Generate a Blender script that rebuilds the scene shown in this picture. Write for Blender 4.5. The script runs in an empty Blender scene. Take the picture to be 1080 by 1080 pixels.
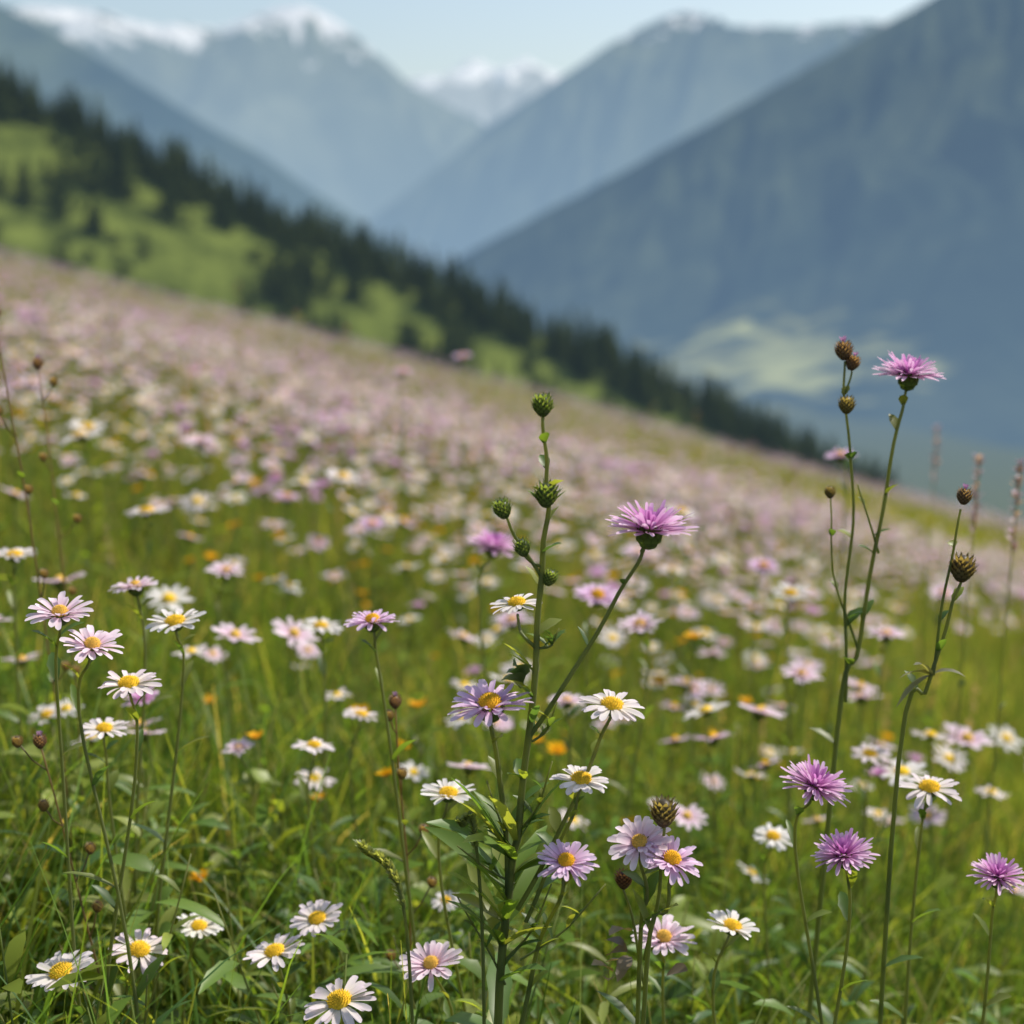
import bpy, math, random
import numpy as np
from mathutils import Vector
random.seed(7); rng = np.random.default_rng(7)
sc = bpy.context.scene
A = np.array
def U(a, b): return random.uniform(a, b)

# ---------------------------------------------------------------- noise
_T = np.random.default_rng(3).random((256, 256))
def vnoise(x, y):
    x = np.asarray(x, float); y = np.asarray(y, float)
    xi = np.floor(x).astype(int); yi = np.floor(y).astype(int)
    fx = x-xi; fy = y-yi
    fx = fx*fx*(3-2*fx); fy = fy*fy*(3-2*fy)
    a = _T[xi & 255, yi & 255]; b = _T[(xi+1) & 255, yi & 255]
    c = _T[xi & 255, (yi+1) & 255]; d = _T[(xi+1) & 255, (yi+1) & 255]
    return (a*(1-fx)+b*fx)*(1-fy)+(c*(1-fx)+d*fx)*fy
def fbm(x, y, o=5):
    s = 0; amp = .5
    for i in range(o):
        s = s+amp*vnoise(x*2**i+17.3*i, y*2**i+9.1*i); amp *= .5
    return s
def sstep(a, b, x):
    t = np.clip((x-a)/(b-a), 0, 1); return t*t*(3-2*t)

# ---------------------------------------------------------------- materials
def newmat(name):
    m = bpy.data.materials.new(name); m.use_nodes = True
    nt = m.node_tree; nt.nodes.clear()
    m.cycles.emission_sampling = 'NONE'
    return m, nt, nt.nodes, nt.links
def plant_mat(name, trans, rough=.5, spec=.3, tint=(1, 1, 1), simple=False):
    m, nt, N, L = newmat(name)
    out = N.new('ShaderNodeOutputMaterial')
    at = N.new('ShaderNodeAttribute'); at.attribute_name = 'Col'
    if simple:
        pr = N.new('ShaderNodeBsdfDiffuse'); L.new(at.outputs['Color'], pr.inputs['Color'])
    else:
        pr = N.new('ShaderNodeBsdfPrincipled')
        pr.inputs['Roughness'].default_value = rough; pr.inputs['Specular IOR Level'].default_value = spec
        L.new(at.outputs['Color'], pr.inputs['Base Color'])
    tr = N.new('ShaderNodeBsdfTranslucent')
    mx = N.new('ShaderNodeMix'); mx.data_type = 'RGBA'; mx.blend_type = 'MULTIPLY'; mx.inputs[0].default_value = 1
    mx.inputs[7].default_value = (*tint, 1); L.new(at.outputs['Color'], mx.inputs[6]); L.new(mx.outputs[2], tr.inputs['Color'])
    ms = N.new('ShaderNodeMixShader'); ms.inputs[0].default_value = trans
    L.new(pr.outputs[0], ms.inputs[1]); L.new(tr.outputs[0], ms.inputs[2]); L.new(ms.outputs[0], out.inputs[0])
    return m
M_LEAF = plant_mat('leaf_green', .5, .42, .45, (2.3, 2.1, .7))
M_PETAL = plant_mat('petal', .40, .6, .1, (1.0, .98, 1.0))
M_DISC = plant_mat('flower_disc', .1, .8, .1)
PM = [M_LEAF, M_PETAL, M_DISC]
M_GR = plant_mat('meadow_blade', .5, .45, .35, (2.3, 2.1, .7), True)
M_PT = plant_mat('meadow_petal', .40, .6, .1, (1.0, .98, 1.0), True)
M_DS = plant_mat('meadow_disc', .1, .8, .1, (1, 1, 1), True)
PMS = [M_GR, M_PT, M_DS]

# ---------------------------------------------------------------- mesh builder
class MB:
    def __init__(s): s.V = []; s.F = []; s.C = []; s.M = []; s.n = 0
    def add(s, V, F, C, mat):
        V = np.asarray(V, float); n = len(V)
        C = np.asarray(C, float)
        if C.ndim == 1: C = np.tile(C, (n, 1))
        s.V.append(V); s.C.append(C)
        s.F += [tuple(int(i)+s.n for i in f) for f in F]; s.M += [mat]*len(F); s.n += n
    def ribbon(s, P, S, W, C, mat, Nn=None, cup=0., cols=2):
        P = np.asarray(P); n = len(P); W = np.asarray(W).reshape(-1, 1)
        S = np.broadcast_to(S, P.shape)
        ts = np.linspace(-1, 1, cols); V = np.zeros((n, cols, 3))
        for j, t in enumerate(ts):
            V[:, j] = P+S*W*t
            if Nn is not None: V[:, j] += Nn*W*cup*t*t
        C = np.asarray(C, float)
        if C.ndim == 1: C = np.tile(C, (n, 1))
        C = np.repeat(C, cols, 0)
        F = [(i*cols+j, i*cols+j+1, (i+1)*cols+j+1, (i+1)*cols+j) for i in range(n-1) for j in range(cols-1)]
        s.add(V.reshape(-1, 3), F, C, mat)
    def tube(s, P, R, C, mat=0, k=6):
        P = np.asarray(P); n = len(P); R = np.broadcast_to(R, (n,))
        T = np.gradient(P, axis=0); T /= np.linalg.norm(T, axis=1, keepdims=True)+1e-12
        V = []
        for i in range(n):
            ref = A([0, 1., 0]) if abs(T[i][1]) < .8 else A([1., 0, 0])
            a = np.cross(T[i], ref); a /= np.linalg.norm(a); b = np.cross(T[i], a)
            for j in range(k):
                q = 2*math.pi*j/k; V.append(P[i]+R[i]*(a*math.cos(q)+b*math.sin(q)))
        F = [(i*k+j, i*k+(j+1) % k, (i+1)*k+(j+1) % k, (i+1)*k+j) for i in range(n-1) for j in range(k)]
        F.append(tuple((n-1)*k+j for j in range(k)))
        C = np.asarray(C, float)
        if C.ndim == 2: C = np.repeat(C, k, 0)
        s.add(V, F, C, mat)
    def obj(s, name, mats=PM, smooth=True, link=True):
        me = bpy.data.meshes.new(name); me.from_pydata(np.concatenate(s.V).tolist(), [], s.F)
        for m in mats: me.materials.append(m)
        me.polygons.foreach_set('material_index', s.M)
        if smooth: me.polygons.foreach_set('use_smooth', [True]*len(me.polygons))
        ca = me.color_attributes.new('Col', 'FLOAT_COLOR', 'POINT')
        C = np.concatenate(s.C); C = np.hstack([C, np.ones((len(C), 1))])
        ca.data.foreach_set('color', C.ravel())
        o = bpy.data.objects.new(name, me)
        if link: sc.collection.objects.link(o)
        return o
def catmull(P, n):
    P = [A(p, float) for p in P]; P = [2*P[0]-P[1]]+P+[2*P[-1]-P[-2]]
    out = []; m = len(P)-3
    for k in range(n):
        t = k/(n-1)*m; i = min(int(t), m-1); t -= i; a, b, c, d = P[i:i+4]
        out.append(.5*((2*b)+(c-a)*t+(2*a-5*b+4*c-d)*t*t+(-a+3*b-3*c+d)*t**3))
    return A(out)
def frame(n, spin=0.):
    n = A(n, float); n /= np.linalg.norm(n)
    a = np.cross(n, [0, 1., 0]); a /= np.linalg.norm(a); b = np.cross(n, a)
    a2 = a*math.cos(spin)+b*math.sin(spin); b2 = np.cross(n, a2)
    return np.stack([a2, b2, n], 0)

# ---------------------------------------------------------------- flower parts
WP = A([.35, .62, .85, 1., 1., .8, .3]); SP = A([0, .2, .4, .6, .8, .94, 1.])
def petals(mb, c, R, N, r0, L, w, el, droop, c0, c1, lod=0, jit=.12, a0=0):
    s = SP if lod == 0 else (A([0, .5, 1.]) if lod == 1 else A([0, 1.]))
    wp = WP if lod == 0 else (A([.5, 1., .55]) if lod == 1 else A([.7, 1.]))
    for i in range(N):
        a = a0+2*math.pi*(i+U(-.3, .3))/N
        l = L*U(.82, 1.1); e = el+U(-jit, jit); dr = droop+U(-.15, .15)
        rad = r0+l*s*math.cos(e); z = l*(s*math.sin(e)-dr*s*s)
        tw = U(-.3, .3)
        P = np.stack([rad*math.cos(a), rad*math.sin(a), z], 1)
        P[:, 0] += -math.sin(a)*tw*l*.3*s*s; P[:, 1] += math.cos(a)*tw*l*.3*s*s
        Sd = A([-math.sin(a), math.cos(a), U(-.35, .35)])
        k = U(.86, 1.05); tip = s.reshape(-1, 1)
        C = (A(c0)*(1-tip)+A(c1)*tip)*k
        mb.ribbon(P@R+c, Sd@R, wp*w*U(.85, 1.1), C, 1, R[2], .35 if lod == 0 else 0, 3 if lod == 0 else 2)
def dome(mb, c, R, r, h, col, lod=0, mat=2, z0=0.):
    k = 12 if lod == 0 else 6; rings = 4 if lod == 0 else 2
    if lod == 2: k = 5; rings = 1
    V = [[0, 0, h+z0]]; F = []
    for i in range(1, rings+1):
        q = i/rings*math.pi/2
        for j in range(k):
            a = 2*math.pi*j/k; V.append([r*math.sin(q)*math.cos(a), r*math.sin(q)*math.sin(a), z0+h*math.cos(q)])
    for j in range(k): F.append((0, 1+j, 1+(j+1) % k))
    for i in range(rings-1):
        for j in range(k): F.append((1+i*k+j, 1+(i+1)*k+j, 1+(i+1)*k+(j+1) % k, 1+i*k+(j+1) % k))
    mb.add(A(V)@R+c, F, col, mat)
    if lod == 0:
        for i in range(90):
            rr = r*math.sqrt((i+.5)/90)*.97; a = i*2.39996
            z = z0+h*math.sqrt(max(0, 1-(rr/r)**2)); q = r*.1
            p = A([rr*math.cos(a), rr*math.sin(a), z])
            V = A([p+[q, 0, 0], p+[0, q, 0], p-[q, 0, 0], p-[0, q, 0], p+[p[0]*.15, p[1]*.15, q*1.9]])
            kk = U(.7, 1.2)*(0.85+.25*rr/r)
            mb.add(V@R+c, [(0, 1, 4), (1, 2, 4), (2, 3, 4), (3, 0, 4)], A(col)*kk, mat)
def cup(mb, c, R, r, h, lod=0, col=(.10, .15, .05), dark=(.07, .06, .035)):
    if lod == 2: return
    k = 10 if lod == 0 else 5
    prof = [(.18, -1.), (.6, -.9), (.95, -.55), (1., -.25), (.85, 0)] if lod == 0 else [(.2, -1), (1, -.5), (.8, 0)]
    V = []; F = []
    for (q, z) in prof:
        for j in range(k):
            a = 2*math.pi*j/k; V.append([r*q*math.cos(a), r*q*math.sin(a), z*h])
    for i in range(len(prof)-1):
        for j in range(k): F.append((i*k+j, i*k+(j+1) % k, (i+1)*k+(j+1) % k, (i+1)*k+j))
    mb.add(A(V)@R+c, F, col, 0)
    if lod == 0:
        for ring in range(4):
            zz = -.85+ring*.25; n = 11
            for j in range(n):
                a = 2*math.pi*(j+.5*(ring % 2))/n; rr = r*(.65, .97, 1.03, .98)[ring]
                P = A([[rr*math.cos(a)*f, rr*math.sin(a)*f, zz*h+t*h*.42] for t, f in ((0, 1.), (.5, 1.07), (1, 1.08+U(0, .12)))])
                mb.ribbon(P@R+c, A([-math.sin(a), math.cos(a), 0])@R, A([.26, .22, .03])*r, A([A(col)*1.4, A(col), dark]), 0)
def head(mb, kind, c, n, dia, lod=0):
    c = A(c, float); R = frame(n, U(0, 6.28)); r = dia/2
    wl = (1, 1.55, 2.6)[lod]
    if kind == 'daisy':
        pk = U(0, 1)**2; c1 = A([.88, .85-.11*pk, .86-.03*pk]); c0 = A([.84, .80, .70])
        N = random.choice([16, 18, 20]) if lod == 0 else (12 if lod == 1 else 7)
        e = U(.02, .35); w = r*.105*wl
        petals(mb, c, R, N, r*.22, r*.78, w, e, .12, c0, c1, lod)
        if lod == 0: petals(mb, c+R[2]*r*.02, R, 9, r*.2, r*.7, w*.9, e+.15, .15, c0, c1, 0, .15, .2)
        dome(mb, c, R, r*.33, r*.2, (.85, .55, .04), lod, z0=r*.02)
        cup(mb, c+R[2]*r*.01, R, r*.27, r*.28, lod)
    elif kind == 'lilac':
        c1 = A([.87, .69, .86]); c0 = A([.75, .45, .72])
        N = (22, 12, 7)[lod]
        petals(mb, c, R, N, r*.22, r*.8, r*.09*wl, .18, .1, c0, c1, lod, .15)
        if lod == 0: petals(mb, c+R[2]*r*.03, R, 20, r*.2, r*.66, r*.08, .5, .15, c0, c1, 0, .2, .2)
        dome(mb, c, R, r*.27, r*.26, (.85, .48, .03), lod, z0=r*.04)
        cup(mb, c, R, r*.3, r*.38, lod)
    elif kind == 'white_pink':
        c1 = A([.90, .79, .85]); c0 = A([.82, .57, .72])
        petals(mb, c, R, (20, 12, 7)[lod], r*.22, r*.8, r*.1*wl, .28, .15, c0, c1, lod, .15)
        if lod == 0: petals(mb, c+R[2]*r*.03, R, 16, r*.18, r*.62, r*.08, .6, .15, c0, c1, 0, .2, .2)
        dome(mb, c, R, r*.24, r*.24, (.8, .5, .10), lod, z0=r*.03)
        cup(mb, c, R, r*.28, r*.36, lod)
    elif kind == 'purple':
        c0 = A([.55, .16, .46]); c1 = A([.90, .68, .86])
        if lod == 0:
            petals(mb, c, R, 28, r*.15, r*.88, r*.060, .14, .06, c0, c1, 0, .1)
            petals(mb, c+R[2]*r*.04, R, 28, r*.12, r*.82, r*.056, .36, .04, c0, c1, 0, .12)
            petals(mb, c+R[2]*r*.06, R, 26, r*.1, r*.72, r*.050, .66, .0, A([.50, .11, .42]), A([.86, .55, .80]), 0, .14)
            petals(mb, c+R[2]*r*.08, R, 20, r*.04, r*.5, r*.046, 1.05, .0, A([.42, .08, .38]), A([.76, .36, .69]), 0, .2)
        else:
            petals(mb, c, R, (0, 12, 7)[lod], r*.15, r*.85, r*.075*wl, .2, .05, c0*1.3, c1, lod, .1)
            petals(mb, c+R[2]*r*.04, R, (0, 9, 5)[lod], r*.1, r*.6, r*.07*wl, .7, .0, c0, c1*.9, lod, .1)
        cup(mb, c+R[2]*r*.05, R, r*.27, r*.46, lod)
    elif kind == 'orange':
        petals(mb, c, R, 10, r*.1, r*.9, r*.25, .5, 0, A([.80, .34, .01]), A([.88, .52, .02]), 1)
        dome(mb, c, R, r*.4, r*.3, (.6, .25, .01), 1)
def bud(mb, c, n, r, col=(.12, .17, .06), tip=(.07, .055, .035), tuft=None, hh=1.35):
    c = A(c, float); R = frame(n, U(0, 6)); k = 10; V = []; F = []; rings = 7
    for i in range(rings+1):
        q = i/rings; rad = r*math.sin(math.pi*(.08+.84*q))**.8
        for j in range(k):
            a = 2*math.pi*j/k; V.append([rad*math.cos(a), rad*math.sin(a), (q-.5)*2*r*hh*.85])
    for i in range(rings):
        for j in range(k): F.append((i*k+j, i*k+(j+1) % k, (i+1)*k+(j+1) % k, (i+1)*k+j))
    F.append(tuple(rings*k+j for j in range(k)))
    mb.add(A(V)@R+c, F, A(col)*.6, 0)
    for ring in range(8):
        q = .05+ring*.115; rad = r*math.sin(math.pi*(.08+.84*q))**.8
        for j in range(10):
            a = 2*math.pi*(j+.5*(ring % 2))/10
            z = (q-.5)*2*r*hh*.85
            sp = .2+U(0, .35)
            P = A([[rad*math.cos(a)*1.0, rad*math.sin(a)*1.0, z], [(rad+r*.12)*math.cos(a), (rad+r*.12)*math.sin(a), z+r*.22], [(rad+r*sp)*math.cos(a), (rad+r*sp)*math.sin(a), z+r*.55]])
            mb.ribbon(P@R+c, A([-math.sin(a), math.cos(a), 0])@R, A([.24, .16, .02])*r, A([A(col)*.9, A(col)*1.5, tip]), 0)
    if tuft is not None:
        petals(mb, c+R[2]*r*hh*.75, R, 16, r*.1, r*.9, r*.09, 1.1, 0, A(tuft)*.6, tuft, 0, .2)
def leaf(mb, p, d, L, w, col, droop=.35, lod=0, fold=-.35):
    d = A(d, float); d /= np.linalg.norm(d)
    s = np.linspace(0, 1, 7 if lod == 0 else 4)
    P = A(p)+np.outer(s*L, d); P[:, 2] -= droop*L*s*s
    sd = np.cross(d, [0, 0, 1.]); sd = sd/(np.linalg.norm(sd)+1e-9); sd = sd+A([0, 0, U(-.4, .4)])
    W = w*(np.sin(np.pi*np.clip(s*.93+.06, 0, 1))**.75)
    if lod == 0: W = W*(1+.12*np.sin(s*22+U(0, 6)))
    up = np.cross(sd, d); up /= np.linalg.norm(up)
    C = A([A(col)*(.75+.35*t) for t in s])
    mb.ribbon(P, sd, W, C, 0, up, -fold, 3 if lod == 0 else 2)
GREENS = [A([.105, .17, .034]), A([.08, .145, .032]), A([.155, .20, .038]), A([.06, .115, .036]), A([.19, .22, .055])]
MEADOW = [A([.145, .19, .045]), A([.11, .16, .04]), A([.19, .22, .055]), A([.24, .23, .08]), A([.09, .145, .04])]
STEM = A([.18, .225, .09])

# ---------------------------------------------------------------- terrain
def ground_z(x, y):
    x = np.asarray(x, float); y = np.asarray(y, float)
    xc = 80*np.tanh(x/80)
    pl = -.75-.27*xc-.064*np.clip(y, -60, 400)
    pl = pl+.05*(vnoise(x/1.7+40, y/2.3+40)-.5)*sstep(1.5, 4, y)+.35*(vnoise(x/9+40, y/14+40)-.5)*sstep(4, 16, y)
    t = sstep(48, 380, y)
    far = -150+14*(fbm(x/900+50, y/900+50, 3)-.5)
    return pl*(1-t)+far*t
def gz(x, y): return float(ground_z(x, y))

def grid_obj(name, X, Y, Z, mat):
    ny, nx = X.shape; V = np.stack([X, Y, Z], -1).reshape(-1, 3)
    idx = np.arange(ny*nx).reshape(ny, nx)
    F = np.stack([idx[:-1, :-1], idx[:-1, 1:], idx[1:, 1:], idx[1:, :-1]], -1).reshape(-1, 4)
    me = bpy.data.meshes.new(name); me.from_pydata(V.tolist(), [], F.tolist())
    me.polygons.foreach_set('use_smooth', [True]*len(F)); me.materials.append(mat)
    o = bpy.data.objects.new(name, me); sc.collection.objects.link(o); return o

def terrain_mat(name, cols, scale, haze_glow, hf, hf_low=None, zlo=-150, zhi=600, snow=None, patch=None, stretch=(1, 1, 1), rot=0, ydist=None):
    m, nt, N, L = newmat(name)
    out = N.new('ShaderNodeOutputMaterial'); geo = N.new('ShaderNodeNewGeometry')
    mp0 = N.new('ShaderNodeMapping'); mp0.inputs['Rotation'].default_value = (0, rot, 0)
    L.new(geo.outputs['Position'], mp0.inputs['Vector'])
    mp = N.new('ShaderNodeMapping'); mp.inputs['Scale'].default_value = stretch
    L.new(mp0.outputs[0], mp.inputs['Vector'])
    nz = N.new('ShaderNodeTexNoise'); nz.inputs['Scale'].default_value = scale; nz.inputs['Detail'].default_value = 8; nz.inputs['Roughness'].default_value = .66
    L.new(mp.outputs[0], nz.inputs['Vector'])
    cr = N.new('ShaderNodeValToRGB'); L.new(nz.outputs['Fac'], cr.inputs[0])
    cr.color_ramp.elements[0].position = .40; cr.color_ramp.elements[1].position = .62
    cr.color_ramp.elements[0].color = (*cols[0], 1); cr.color_ramp.elements[1].color = (*cols[1], 1)
    col = cr.outputs[0]
    sep = N.new('ShaderNodeSeparateXYZ'); L.new(geo.outputs['Position'], sep.inputs[0])
    if snow:
        z0, z1, sscale = snow
        mr = N.new('ShaderNodeMapRange'); mr.inputs['From Min'].default_value = z0; mr.inputs['From Max'].default_value = z1
        mr.inputs['To Min'].default_value = -.25; mr.inputs['To Max'].default_value = .13
        L.new(sep.outputs['Z'], mr.inputs['Value'])
        n2 = N.new('ShaderNodeTexNoise'); n2.inputs['Scale'].default_value = sscale; n2.inputs['Detail'].default_value = 6; n2.inputs['Roughness'].default_value = .65
        n2.inputs['Distortion'].default_value = .8
        L.new(geo.outputs['Position'], n2.inputs['Vector'])
        ad = N.new('ShaderNodeMath'); L.new(mr.outputs[0], ad.inputs[0]); L.new(n2.outputs['Fac'], ad.inputs[1])
        r2 = N.new('ShaderNodeMapRange'); r2.inputs['From Min'].default_value = .53; r2.inputs['From Max'].default_value = .60
        L.new(ad.outputs[0], r2.inputs['Value'])
        mx = N.new('ShaderNodeMix'); mx.data_type = 'RGBA'; L.new(r2.outputs[0], mx.inputs[0]); L.new(col, mx.inputs[6]); mx.inputs[7].default_value = (.9, .86, .84, 1)
        col = mx.outputs[2]
    if patch:
        (px, py, rx, ry, pc, zmax) = patch
        mp2 = N.new('ShaderNodeMapping'); mp2.vector_type = 'TEXTURE'
        mp2.inputs['Location'].default_value = (px, py, 0); mp2.inputs['Scale'].default_value = (rx, ry, 1e5)
        L.new(geo.outputs['Position'], mp2.inputs['Vector'])
        ln = N.new('ShaderNodeVectorMath'); ln.operation = 'LENGTH'; L.new(mp2.outputs[0], ln.inputs[0])
        n3 = N.new('ShaderNodeTexNoise'); n3.inputs['Scale'].default_value = .012; n3.inputs['Detail'].default_value = 5; L.new(geo.outputs['Position'], n3.inputs['Vector'])
        ad = N.new('ShaderNodeMath'); ad.operation = 'MULTIPLY_ADD'; L.new(n3.outputs['Fac'], ad.inputs[0]); ad.inputs[1].default_value = 3.2; L.new(ln.outputs['Value'], ad.inputs[2])
        r2 = N.new('ShaderNodeMapRange'); r2.inputs['From Min'].default_value = 2.65; r2.inputs['From Max'].default_value = 2.0
        L.new(ad.outputs[0], r2.inputs['Value'])
        zz = N.new('ShaderNodeMapRange'); zz.inputs['From Min'].default_value = zmax+60; zz.inputs['From Max'].default_value = zmax
        L.new(sep.outputs['Z'], zz.inputs['Value'])
        mm = N.new('ShaderNodeMath'); mm.operation = 'MULTIPLY'; L.new(r2.outputs[0], mm.inputs[0]); L.new(zz.outputs[0], mm.inputs[1])
        vo = N.new('ShaderNodeTexVoronoi'); vo.inputs['Scale'].default_value = .009; L.new(geo.outputs['Position'], vo.inputs['Vector'])
        vs = N.new('ShaderNodeSeparateColor'); L.new(vo.outputs['Color'], vs.inputs[0])
        fc_ = N.new('ShaderNodeMix'); fc_.data_type = 'RGBA'; L.new(vs.outputs[0], fc_.inputs[0])
        fc_.inputs[6].default_value = (*[q*.3 for q in pc], 1); fc_.inputs[7].default_value = (*pc, 1)
        mx = N.new('ShaderNodeMix'); mx.data_type = 'RGBA'; L.new(mm.outputs[0], mx.inputs[0]); L.new(col, mx.inputs[6]); L.new(fc_.outputs[2], mx.inputs[7])
        col = mx.outputs[2]
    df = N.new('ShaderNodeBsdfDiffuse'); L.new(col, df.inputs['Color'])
    em = N.new('ShaderNodeEmission'); em.inputs['Color'].default_value = (*haze_glow, 1)  # aerial haze painted into the surface as a bluish self-glow
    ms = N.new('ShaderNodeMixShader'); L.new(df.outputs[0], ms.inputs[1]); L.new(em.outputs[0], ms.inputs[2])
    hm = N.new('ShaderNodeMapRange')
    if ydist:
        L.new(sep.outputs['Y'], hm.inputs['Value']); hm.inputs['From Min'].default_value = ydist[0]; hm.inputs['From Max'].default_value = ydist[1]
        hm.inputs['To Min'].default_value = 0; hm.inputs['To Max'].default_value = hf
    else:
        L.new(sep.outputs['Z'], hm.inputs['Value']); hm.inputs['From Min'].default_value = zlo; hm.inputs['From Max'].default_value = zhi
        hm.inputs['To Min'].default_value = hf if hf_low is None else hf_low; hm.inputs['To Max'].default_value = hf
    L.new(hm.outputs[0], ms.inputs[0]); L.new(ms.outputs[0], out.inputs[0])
    return m

PATCH = (385, 2250, 200, 440, (.50, .50, .20), -60)
ya = np.concatenate([np.arange(-60, 0, 4), np.arange(0, 12, .3), np.arange(12, 64, 1.), np.geomspace(64, 24000, 90)])
xa = np.concatenate([-np.geomspace(40, 16000, 45)[::-1], np.arange(-38, 39, 1.), np.geomspace(40, 16000, 45)])
XX, YY = np.meshgrid(xa, ya)
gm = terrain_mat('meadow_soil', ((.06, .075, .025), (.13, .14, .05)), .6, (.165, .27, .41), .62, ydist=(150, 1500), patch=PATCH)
grid_obj('ground', XX, YY, ground_z(XX, YY), gm)

# forested hillside
HX = A([-900, -400, -226, -185, -144, -103, -60, -17, 26, 70, 114, 158, 203, 300, 420])
HZ = A([310, 158, 83, 62, 44, 23, 8.5, -9, -28, -49, -71, -93, -116, -160, -215.])
def hill_z(x, y):
    d = 650-y
    c = np.interp(x, HX, HZ)+6*(fbm(x/60+9, y/200+9, 3)-.5)
    return c-np.where(d > 0, .6*np.sqrt(d*d+100)-6, -.5*d)+7*(fbm(x/45+30, y/45+60, 4)-.5)*sstep(5, 40, np.abs(d))
hx, hy = np.meshgrid(np.linspace(-900, 420, 330), np.linspace(300, 900, 150))
hm = terrain_mat('hill_pasture', ((.06, .08, .018), (.15, .185, .04)), .06, (.22, .33, .42), .08)
grid_obj('hillside', hx, hy, hill_z(hx, hy), hm)

# mountains
def mountain(name, yc, pts, slope, mat, seed, rough=.012, nx=340, ny=150, depth=None, concave=False, gul=1.):
    P = A(pts); cx = P[:, 0]*yc; cz = P[:, 1]*yc
    x = np.linspace(cx[0], cx[-1], nx); dmax = depth or (cz.max()+350)/slope
    y = np.concatenate([np.linspace(yc-dmax, yc, ny), np.linspace(yc, yc+dmax*.8, 30)[1:]])
    X, Y = np.meshgrid(x, y); D = np.abs(yc-Y)
    sc_ = yc/8.
    w = fbm(X/sc_+seed, Y/sc_+seed*2, 4)-.5
    Xw = X+w*sc_*.6+D*.35
    rid = 1-np.abs(2*fbm(Xw/(sc_*.55)+seed*3, Y/(sc_*2.2)+seed, 5)*1.05-1)
    Xw2 = X+w*sc_*.3+D*.25
    rid2 = 1-np.abs(2*fbm(Xw2/(sc_*.16)+seed*5, Y/(sc_*1.1)+seed, 4)*1.05-1)
    k = sstep(0, sc_*.9, D)
    Z = np.interp(X, cx, cz)+rough*yc*(fbm(X/(sc_*.3)+seed, Y/(sc_*.3), 5)-.48)
    R_ = ((rid-.7)*sc_*.75*k+(rid2-.7)*sc_*.20*sstep(0, sc_*.3, D))*gul
    if concave:
        h0 = np.maximum(Z+175, 1); Ls = h0/slope
        Z = -175+h0*np.exp(-D/Ls)+R_*np.exp(-D/Ls)
    else:
        Z = Z-slope*D+R_
    Z = np.maximum(Z, -260)
    return grid_obj(name, X, Y, Z, mat)
m5 = terrain_mat('near_mountain_woods', ((.022, .035, .022), (.095, .115, .06)), .0015, (.185, .305, .465), .44, .56, -150, 500, stretch=(.45, .6, 2.6), rot=.50, patch=PATCH)  # stretched noise also paints diagonal light streaks into the woods colour
mountain('mountain', 4000, [(-.3, -.1), (-.16, -.052), (-.079, -.0066), (-.0263, .0227), (.052, .064), (.1296, .1055), (.205, .149), (.281, .1891), (.3415, .225), (.6, .36), (.8, .42)], .72, m5, 5.2, .006, depth=2900, ny=200, concave=True, gul=1.3)
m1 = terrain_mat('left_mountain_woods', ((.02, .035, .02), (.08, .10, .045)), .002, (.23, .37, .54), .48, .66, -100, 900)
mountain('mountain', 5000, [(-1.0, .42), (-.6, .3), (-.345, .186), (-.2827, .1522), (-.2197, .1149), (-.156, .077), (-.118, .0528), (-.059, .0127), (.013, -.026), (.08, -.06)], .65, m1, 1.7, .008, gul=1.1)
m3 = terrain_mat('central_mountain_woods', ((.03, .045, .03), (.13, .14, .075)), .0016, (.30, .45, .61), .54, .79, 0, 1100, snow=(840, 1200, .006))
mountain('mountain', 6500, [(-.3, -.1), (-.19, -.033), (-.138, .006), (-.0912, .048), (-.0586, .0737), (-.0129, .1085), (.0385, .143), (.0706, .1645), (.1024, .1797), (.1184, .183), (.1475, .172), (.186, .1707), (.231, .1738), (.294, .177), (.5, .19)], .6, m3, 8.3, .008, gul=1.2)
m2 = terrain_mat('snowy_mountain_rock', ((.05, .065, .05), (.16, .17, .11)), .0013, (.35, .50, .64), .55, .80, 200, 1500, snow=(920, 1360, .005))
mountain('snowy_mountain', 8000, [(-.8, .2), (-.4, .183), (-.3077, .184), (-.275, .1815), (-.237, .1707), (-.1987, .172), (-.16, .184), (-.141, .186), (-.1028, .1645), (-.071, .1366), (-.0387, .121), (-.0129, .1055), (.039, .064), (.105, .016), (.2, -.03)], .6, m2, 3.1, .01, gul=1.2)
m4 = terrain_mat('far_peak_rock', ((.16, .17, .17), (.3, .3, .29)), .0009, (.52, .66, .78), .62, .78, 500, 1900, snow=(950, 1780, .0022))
mountain('snowy_mountain', 13000, [(-.4, .13), (-.15, .125), (-.077, .1335), (-.045, .1397), (-.0257, .149), (-.013, .1447), (.0096, .151), (.032, .143), (.08, .14), (.3, .13)], .5, m4, 6.6, .014, depth=3500)

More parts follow.
